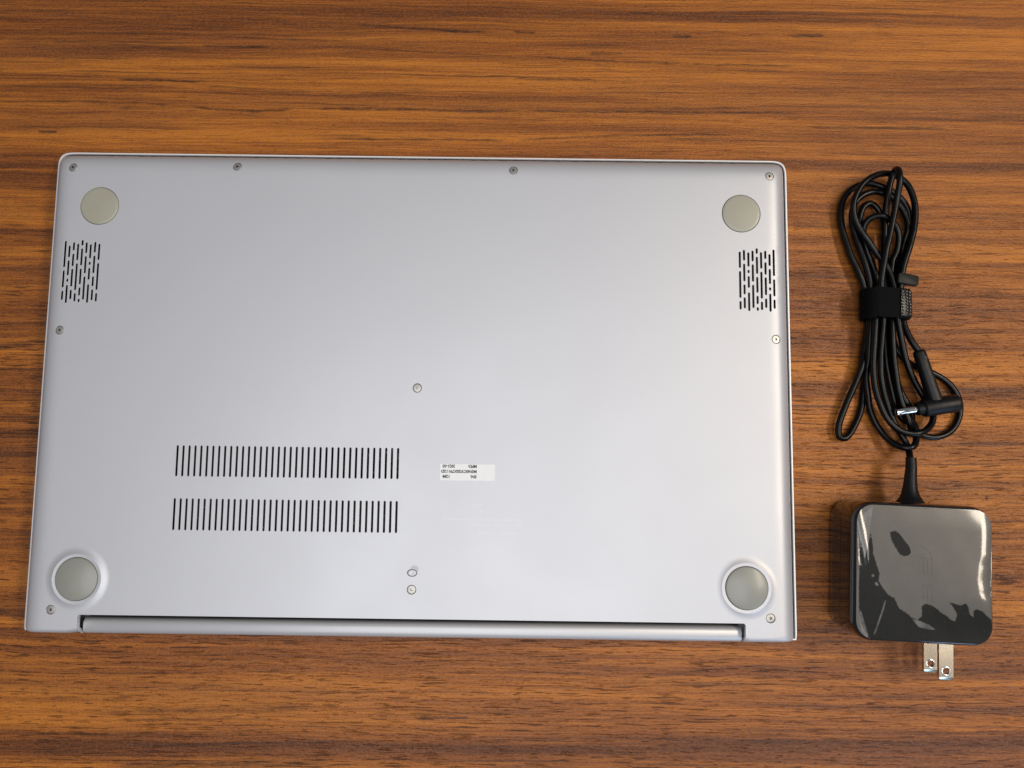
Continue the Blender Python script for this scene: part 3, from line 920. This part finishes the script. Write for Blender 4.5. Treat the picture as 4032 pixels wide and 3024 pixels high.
FILM = {"outline":[[-21.7,29.61],[23.4,30.28],[30.68,23.67],[30.96,-19.41],[25.9,-30.57],[-22.33,-30.23],[-29.02,-22.5],[-28.7,20.62]],"P1":[[-28.04,13.4],[-26.28,5.36],[-24.85,11.15],[-23.78,17.24],[-22.84,12.46],[-22.51,7.66],[-20.96,2.93],[-19.73,-0.6],[-20.02,-4.2],[-18.19,-7.09],[-15.75,-9.95],[-13.32,-11.01],[-12.1,-13.33],[-10.89,-15.64],[-7.86,-17.26],[-5.44,-19.21],[-3.02,-20.27],[-1.2,-18.11],[-1.19,-13.95],[0.62,-12.67],[3.05,-13.44],[5.46,-14.8],[7.27,-16.48],[9.69,-17.54],[11.5,-19.23],[13.31,-19.73],[14.23,-16.72],[12.13,-13.27],[10.63,-11.56],[13.35,-12.32],[15.77,-12.78],[18.2,-11.77],[19.09,-13.5],[19.68,-16.44],[21.18,-17.55],[21.51,-14.57],[23.03,-13.9],[25.44,-14.96],[27.24,-16.64],[29.63,-18.59],[30.35,-19.74],[29.87,-24.78],[25.6,-29.7],[-21.73,-29.49],[-24.75,-28.77],[-28.11,-21.86],[-28.75,-16.56],[-28.83,-4.66],[-28.6,6.14]],"P2":[[-15.34,17.37],[-12.77,18.29],[-10.63,16.71],[-8.49,13.8],[-6.65,11.48],[-5.74,9.12],[-6.96,7.55],[-9.09,7.14],[-11.23,8.24],[-13.06,11.15],[-14.6,14.09]],"S1":[[-27.96,20.66],[-27.13,24.65],[-22.61,28.83],[-23.5,23.32],[-24.03,18.44],[-26.22,6.56],[-27.67,14.02]],"S2":[[-28.33,-16.54],[-27.22,-18.85],[-25.99,-22.93],[-24.45,-28.16],[-25.35,-28.92],[-27.48,-25.96],[-28.41,-21.87]],"S3":[[-5.44,-19.8],[-1.81,-20.5],[1.82,-21.8],[5.13,-23.99],[1.81,-23.86],[-2.42,-23.19]],"S4":[[-17.44,-12.41],[-16.71,-12.38],[-18.03,-17.19],[-21.61,-27.43],[-22.34,-27.46],[-18.76,-16.93]],"S5":[[-23.38,-1.39],[-22.16,-1.32],[-21.85,-2.51],[-23.07,-2.57]],"S6":[[-21.84,-4.6],[-20.5,-4.83],[-20.01,-6.47],[-21.53,-6.07]],"ridge":[[29.95,24.24],[29.53,18.77],[29.02,10.31],[27.92,4.25],[27.5,-1.76],[28.06,-6.5],[29.58,-11.78]],"logo":[[[-1.77,12.03],[2.5,9.54],[3.22,6.88],[3.22,6.27]],[[-3.12,7.45],[3.22,6.27]],[[-0.56,6.68],[-0.57,-0.21],[1.13,-0.25],[1.27,6.17]],[[2.18,5.92],[3.22,5.85],[3.2,-0.62],[2.17,-0.79]],[[-1.18,-4.73],[3.07,-5.11]],[[-0.7,-5.3],[-0.59,-11.55]],[[1.12,-5.5],[1.35,-12.04]],[[3.19,-5.4],[3.17,-11.65],[4.57,-11.88]],[[-0.58,-9.76],[1.36,-10.26]]]}
A0 = Vector((229.2, -80.7, 0))
AR = math.radians(-2.2)
adapter = tag(empty('power_adapter', A0 * MM, AR),
              'square glossy black power adapter with coiled black cable and two metal prongs', 'power adapter')
INV = Matrix.Rotation(-AR, 3, 'Z')


def al(p):
    return INV @ (Vector(p) - A0)


AW, AD = 31.0, 30.4
mb = MB()
rings = []
for g, r, z in ((-2.0, 7, 0.0), (-0.6, 8, 0.5), (-0.1, 8.5, 1.6), (0.25, 9, 7), (0.3, 9, 14), (0.3, 9, 14.25)):
    rings.append(rrect(AW + g, AD + g, r, z, 10))
mb.loft(rings, True, True, True)
mb.out('lower_shell', M['gloss'], adapter, 40)
mb = MB()
rings = []
for g, r, z in ((0.1, 9, 14.25), (0.1, 9, 14.5), (0.35, 9, 14.6), (0.3, 9, 21), (0.1, 9, 25.3), (-0.35, 8.8, 26.9), (-1.1, 8.3, 27.6), (-2.0, 7.6, 27.85)):
    rings.append(rrect(AW + g, AD + g, r, z, 10))
mb.loft(rings, True, True, True)
mb.out('upper_shell', M['gloss'], adapter, 40)

# protective film: sheet that clings in some patches and floats in others
fo = rrect(29.75, 29.15, 7.2, 0, 8)
fo = [(p[0], p[1]) for p in fo]
pts, edges = [], []
add_loop(fo)


S1 = [(p[0], p[1]) for p in FILM['ridge']]
g = 0.55
yy = -28.5
while yy < 29:
    xx = -29.0
    while xx < 29.5:
        pts.append(Vector((xx + random.uniform(-.06, .06), yy + random.uniform(-.06, .06))))
        xx += g
    yy += g
cv, ce, cf, *_ = delaunay_2d_cdt(pts, edges, [], 0, 1e-4)


def ridge_x(y):
    R = sorted(S1, key=lambda p: p[1])
    if y <= R[0][1]:
        return R[0][0] + (R[0][1] - y) * 0.25
    if y >= R[-1][1]:
        return R[-1][0]
    for a, b in zip(R, R[1:]):
        if a[1] <= y <= b[1]:
            t = (y - a[1]) / (b[1] - a[1])
            return a[0] + (b[0] - a[0]) * (t * t * (3 - 2 * t))


def zfilm(x, y):
    z = 28.02
    z += 0.03 * math.sin(x * 0.17 + 0.6) * math.sin(y * 0.13 + 1.1) + 0.012 * math.sin(x * 0.42 + y * 0.21)
    z += 1.05 * sstep(-26, 40, x) * sstep(-27, -8, y) * sstep(32, 20, y)
    rx = ridge_x(y)
    if x > rx - 5:
        u = x - (rx - 5)
        z -= 0.019 * u * u
    if x < -25 and y > 2:
        z += 0.12 * math.sin((x + 25) * 1.1 + y * 0.25)
    return z


FV = [(p.x, p.y, max(27.95, zfilm(p.x, p.y)) if True else 0) for p in cv]
FV = [(x, y, z) for x, y, z in FV]
FF = []
for f in cf:
    if not inside((sum(cv[i].x for i in f) / len(f), sum(cv[i].y for i in f) / len(f)), fo):
        continue
    a, b, d = [cv[i] for i in f[:3]]
    if (b - a).cross(d - a) < 0:
        f = list(reversed(f))
    FF.append(tuple(f))


def sdist(p, poly):
    """Signed distance to a polygon, positive inside (mm)."""
    px, py = p
    best = 1e9
    for i in range(len(poly)):
        ax, ay = poly[i - 1]
        bx, by = poly[i]
        dx, dy = bx - ax, by - ay
        t = max(0.0, min(1.0, ((px - ax) * dx + (py - ay) * dy) / (dx * dx + dy * dy + 1e-9)))
        best = min(best, (px - ax - t * dx) ** 2 + (py - ay - t * dy) ** 2)
    best = math.sqrt(best)
    return best if inside(p, poly) else -best


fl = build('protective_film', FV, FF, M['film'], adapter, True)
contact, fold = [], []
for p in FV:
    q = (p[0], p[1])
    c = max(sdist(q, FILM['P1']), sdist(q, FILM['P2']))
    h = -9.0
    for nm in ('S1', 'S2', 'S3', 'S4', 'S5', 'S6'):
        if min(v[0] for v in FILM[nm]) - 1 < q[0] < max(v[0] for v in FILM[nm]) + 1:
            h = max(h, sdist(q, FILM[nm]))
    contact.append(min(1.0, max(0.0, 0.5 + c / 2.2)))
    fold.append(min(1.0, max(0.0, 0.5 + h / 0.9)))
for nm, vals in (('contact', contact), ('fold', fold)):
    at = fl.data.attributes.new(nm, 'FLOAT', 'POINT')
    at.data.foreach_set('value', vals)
fl['label'] = 'clear protective film clinging in dark patches, lifted elsewhere with grey reflection painted in'

# edge shade of the moulded letters, drawn as flat dark strips over the film
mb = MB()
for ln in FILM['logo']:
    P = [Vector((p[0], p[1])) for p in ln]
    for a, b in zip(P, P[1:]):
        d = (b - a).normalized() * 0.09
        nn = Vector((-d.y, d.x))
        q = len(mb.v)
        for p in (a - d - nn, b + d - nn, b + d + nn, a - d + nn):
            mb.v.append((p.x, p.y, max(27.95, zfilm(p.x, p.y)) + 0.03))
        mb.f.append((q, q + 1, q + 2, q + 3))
M['edge_shade'] = simple('moulded_edge_shadow', (0.030, 0.028, 0.025), 0.4, 0.0, 0.2)
mb.out('logo_edge_shade', M['edge_shade'], adapter, 30)

# strain relief
rel = [al((232.9, -29.5, 13.3)), al((232.7, -34, 13.6)), al((231.9, -40, 13.9)), al((231.6, -44, 14)), al((231.5, -47, 14)), al((231.5, -48.8, 14)), al((231.4, -50.2, 14)), al((231.4, -51.5, 14))]
mb = MB()
tube(mb, [rel[0] + Vector((0.05, 0.25, 0))] + rel, [1.75, 2.35, 2.5, 2.8, 3.3, 4.1, 5.2, 6.4, 6.6], 24)
mb.out('strain_relief', M['plug'], adapter, 50)

# prongs with holes, one above the other
for zc in (7.6, 20.3):
    mb = MB()
    hw, th = 3.2, 0.75
    c0 = al((241.6, -108.5, zc))
    tipy = al((241.2, -128.3, zc)).y
    prof = [(-hw, c0.y), (-hw, tipy + 1.5), (-hw, tipy + 1.2), (-hw + 0.5, tipy + 0.35), (-hw + 1.2, tipy), (hw - 1.2, tipy), (hw - 0.5, tipy + 0.35), (hw, tipy + 1.2), (hw, tipy + 1.5), (hw, c0.y)]
    pts, edges = [], []
    add_loop(prof)
    hole = [(p[0], p[1]) for p in circle(0.0, tipy + 4.2, 1.55, 24)]
    add_loop(hole)
    edges.append((1, 8))
    ztp = lambda yv, s: zc + s * (th - 1.3 * max(0.0, tipy + 1.5 - yv) ** 1.5 * 0.4)
    cv, ce, cf, *_ = delaunay_2d_cdt(pts, edges, [], 0, 1e-5)
    for s in (1, -1):
        b = len(mb.v)
        mb.v += [(c0.x + p.x, p.y, ztp(p.y, s)) for p in cv]
        for f in cf:
            cc = (sum(cv[i].x for i in f) / len(f), sum(cv[i].y for i in f) / len(f))
            if not inside(cc, prof) or inside(cc, hole):
                continue
            a_, b_, d_ = [cv[i] for i in f[:3]]
            ff = list(f)
            if ((b_ - a_).cross(d_ - a_) < 0) == (s > 0):
                ff.reverse()
            mb.f.append(tuple(b + i for i in ff))
    mb.loft([[(c0.x + p[0], p[1], ztp(p[1], -1)) for p in prof], [(c0.x + p[0], p[1], ztp(p[1], 1)) for p in prof]])
    mb.loft([[(c0.x + p[0], p[1], zc + th) for p in hole], [(c0.x + p[0] * 0.93, (p[1] - tipy - 4.2) * 0.93 + tipy + 4.2, zc + th - 0.15) for p in hole],
             [(c0.x + p[0] * 0.93, (p[1] - tipy - 4.2) * 0.93 + tipy + 4.2, zc - th) for p in hole]])
    o = mb.out('prong', M['nickel'], adapter, 30)
    # raised rim stamped round the hole
    mb = MB()
    prof2 = [(1.5, 0.0), (1.55, 0.12), (1.8, 0.16), (2.05, 0.0)]
    mb.loft([circle(c0.x, tipy + 4.2, rr, 24, zc + th + zz) for rr, zz in prof2])
    mb.out('hole_rim', M['chrome'], o, 60)

# coiled cable
path = cat([al(p) for p in CABLE], 2)
mb = MB()
tube(mb, path, 1.55, 12)
cb = mb.out('cable', M['cable'], adapter, 60)

# right-angled barrel plug
Z = 9.2
a = Vector((240.6, 22.0, Z))
b = Vector((247.9, -4.0, Z))
d = (b - a).normalized()
sd = Vector((d.y, -d.x, 0)) * -1
mb = MB()
rings = []
for s, hw, hh in ((0.0, 1.9, 1.7), (0.02, 2.5, 2.2), (0.05, 2.75, 2.5), (0.3, 2.9, 2.7), (0.7, 3.1, 3.0), (1.0, 3.4, 3.4)):
    c = a.lerp(b, s)
    rings.append([tuple(al(c + sd * hw * math.copysign(abs(math.cos(t)) ** 0.75, math.cos(t)) + Vector((0, 0, 1)) * hh * math.copysign(abs(math.sin(t)) ** 0.75, math.sin(t))))
                  for t in [2 * math.pi * i / 24 for i in range(24)]])
mb.loft(rings, True, True, True)
plug = mb.out('plug_sleeve', M['plug'], adapter, 40)
mb = MB()
for s, off in ((0.16, 0.75), (0.53, 0.55)):
    c = a.lerp(b, s)
    hh = 2.62 + s * 0.5
    q = len(mb.v)
    for zz in (-0.5, 0.14):
        for u, v in ((-.62, -.8), (.62, -.8), (.62, .8), (-.62, .8)):
            mb.v.append(tuple(al(c + sd * (off + u) + d * v + Vector((0, 0, hh + zz - 0.10)))))
    mb.f += [tuple(q + i for i in f) for f in ((7, 6, 5, 4), (0, 1, 5, 4), (1, 2, 6, 5), (2, 3, 7, 6), (3, 0, 4, 7))]
mb.out('sleeve_notches', M['black'], plug, 30)
p0 = Vector((258.4, -3.1, Z))
p1 = Vector((241.4, -5.95, Z))
d = (p1 - p0).normalized()
mb = MB()
ss = [(0.0, 3.2), (0.12, 3.8), (0.5, 4.15), (1.2, 4.3), (16.4, 4.3), (16.9, 4.15), (17.2, 3.85), (17.4, 3.3), (17.7, 3.15), (19.6, 3.1), (20.2, 2.9), (20.5, 2.5)]
tube(mb, [al(p0 + d * s) for s, r in ss], [r for s, r in ss], 28)
mb.out('plug_body', M['plug'], adapter, 40)
mb = MB()
ss = [(20.2, 1.7), (29.2, 1.7), (29.45, 1.62), (29.9, 1.78), (30.15, 1.72), (30.3, 1.45), (30.31, 0.9), (29.0, 0.85)]
tube(mb, [al(p0 + d * s) for s, r in ss], [r for s, r in ss], 28)
mb.out('plug_tip', M['chrome'], adapter, 40)

# ------------------------------------------------------------------ cable tie
T0 = Vector((226.6, 44.2, 0))
tie = tag(empty('cable_tie', T0 * MM, math.radians(-1.5)), 'black hook and loop strap wrapped round the middle of the coiled cable', 'cable tie')


def band_profile(grow):
    out = []
    hw, h0, h1, r = 10.7 + grow, 0.25 - min(0.2, grow), 14.0 + grow, 4.6 + grow * 0.5
    cz, hh = (h0 + h1) / 2, (h1 - h0) / 2
    for p in rrect(hw, hh, r, 0, 7):
        x, z = p[0], p[1]
        z = z + cz
        if z > cz:
            z -= 0.05 * max(0.0, x) ** 1.5 * 0.6
        out.append((x, z))
    return out


mb = MB()
rings = []
for yv, g in ((-7.2, -1.2), (-7.2, 0.0), (-6.9, 0.18), (6.9, 0.18), (7.2, 0.0), (7.2, -1.2)):
    rings.append([(x, yv + 0.45 * math.sin(i * 0.9) + 0.25 * math.sin(i * 2.3), z) for i, (x, z) in enumerate(band_profile(g))])
mb.loft(rings)
mb.out('band', M['strap'], tie, 40)
# fuzz of the loop fabric
mb = MB()
bp = band_profile(0.2)
for i in range(4200):
    j = random.randrange(len(bp))
    (x0, z0), (x1, z1) = bp[j], bp[(j + 1) % len(bp)]
    t = random.random()
    x, z = x0 + (x1 - x0) * t, z0 + (z1 - z0) * t
    if z < 3 or x > 4.0:
        continue
    y = random.uniform(-7.9, 7.9)
    nx, nz = (z1 - z0), -(x1 - x0)
    L = math.hypot(nx, nz) or 1
    h = random.uniform(0.25, 0.8)
    dx, dy = random.uniform(-.3, .3), random.uniform(-.3, .3)
    q = len(mb.v)
    mb.v += [(x - .05, y - .05, z), (x + .05, y + .05, z), (x + nx / L * h + dx, y + dy, z + nz / L * h)]
    mb.f.append((q, q + 1, q + 2))
mb.out('fabric_fuzz', M['strap'], tie, False)['kind'] = 'stuff'
# free end with rows of moulded hooks
mb = MB()


def ztop(x):
    hw = 11.0
    z = 14.0
    z -= 0.05 * max(0.0, x) ** 1.5 * 0.6
    if x > hw - 4.6:
        u = min(1.0, (x - hw + 4.6) / 4.6)
        z -= 4.6 * (1 - math.sqrt(max(0.0, 1 - u * u)))
    return z


rings = []
xsn = [3.9, 4.0, 5, 6, 7, 8, 9, 10, 10.6, 11.0, 11.2]
for x in xsn:
    z = ztop(min(x, 10.7)) - (1.6 if x > 11.1 else 0)
    dz = 0.35 if x < 4 else 0.75
    rings.append([(x, -6.4, z), (x, -6.4, z + dz - 0.1), (x, -6.2, z + dz), (x, 6.2, z + dz), (x, 6.4, z + dz - 0.1), (x, 6.4, z)])
mb.loft(rings, True, True, True)
pad = mb.out('hook_end', M['hook'], tie, 40)
mb = MB()
for i in range(3):
    for j in range(8):
        x = 4.75 + i * 1.75
        y = -5.3 + j * 1.5 + random.uniform(-.1, .1)
        z = ztop(x) + 0.75
        q = len(mb.v)
        w, l = 0.62, 0.5
        tl = random.uniform(-.25, .25)
        mb.v += [(x - w, y - l, z), (x + w, y - l, z), (x + w, y + l, z), (x - w, y + l, z),
                 (x - w * .5 + tl, y - l * .5, z + .55), (x + w * .5 + tl, y - l * .5, z + .5), (x + w * .5 + tl, y + l * .5, z + .55), (x - w * .5 + tl, y + l * .5, z + .6)]
        mb.f += [tuple(q + k_ for k_ in f) for f in ((4, 5, 6, 7), (0, 1, 5, 4), (1, 2, 6, 5), (2, 3, 7, 6), (3, 0, 4, 7))]
mb.out('moulded_hooks', M['hook'], pad, 25)['kind'] = 'stuff'
# plastic tab sticking out above the band
mb = MB()
tc = Vector((236.4, 56.7, 0)) - T0
rings = []
for g, z in ((-0.6, 8.0), (-0.1, 8.3), (0, 8.8), (0, 10.4), (-0.15, 10.8), (-0.6, 11.05)):
    rg = []
    for p in rrect(5.3 + g, 2.65 + g, 1.3, z, 6):
        a = math.radians(-6)
        rg.append((tc.x + p[0] * math.cos(a) - p[1] * math.sin(a), tc.y + p[0] * math.sin(a) + p[1] * math.cos(a), z - (p[0] + 5) * 0.12))
    rings.append(rg)
mb.loft(rings, True, True, True)
mb.out('tab', M['tab'], tie, 40)
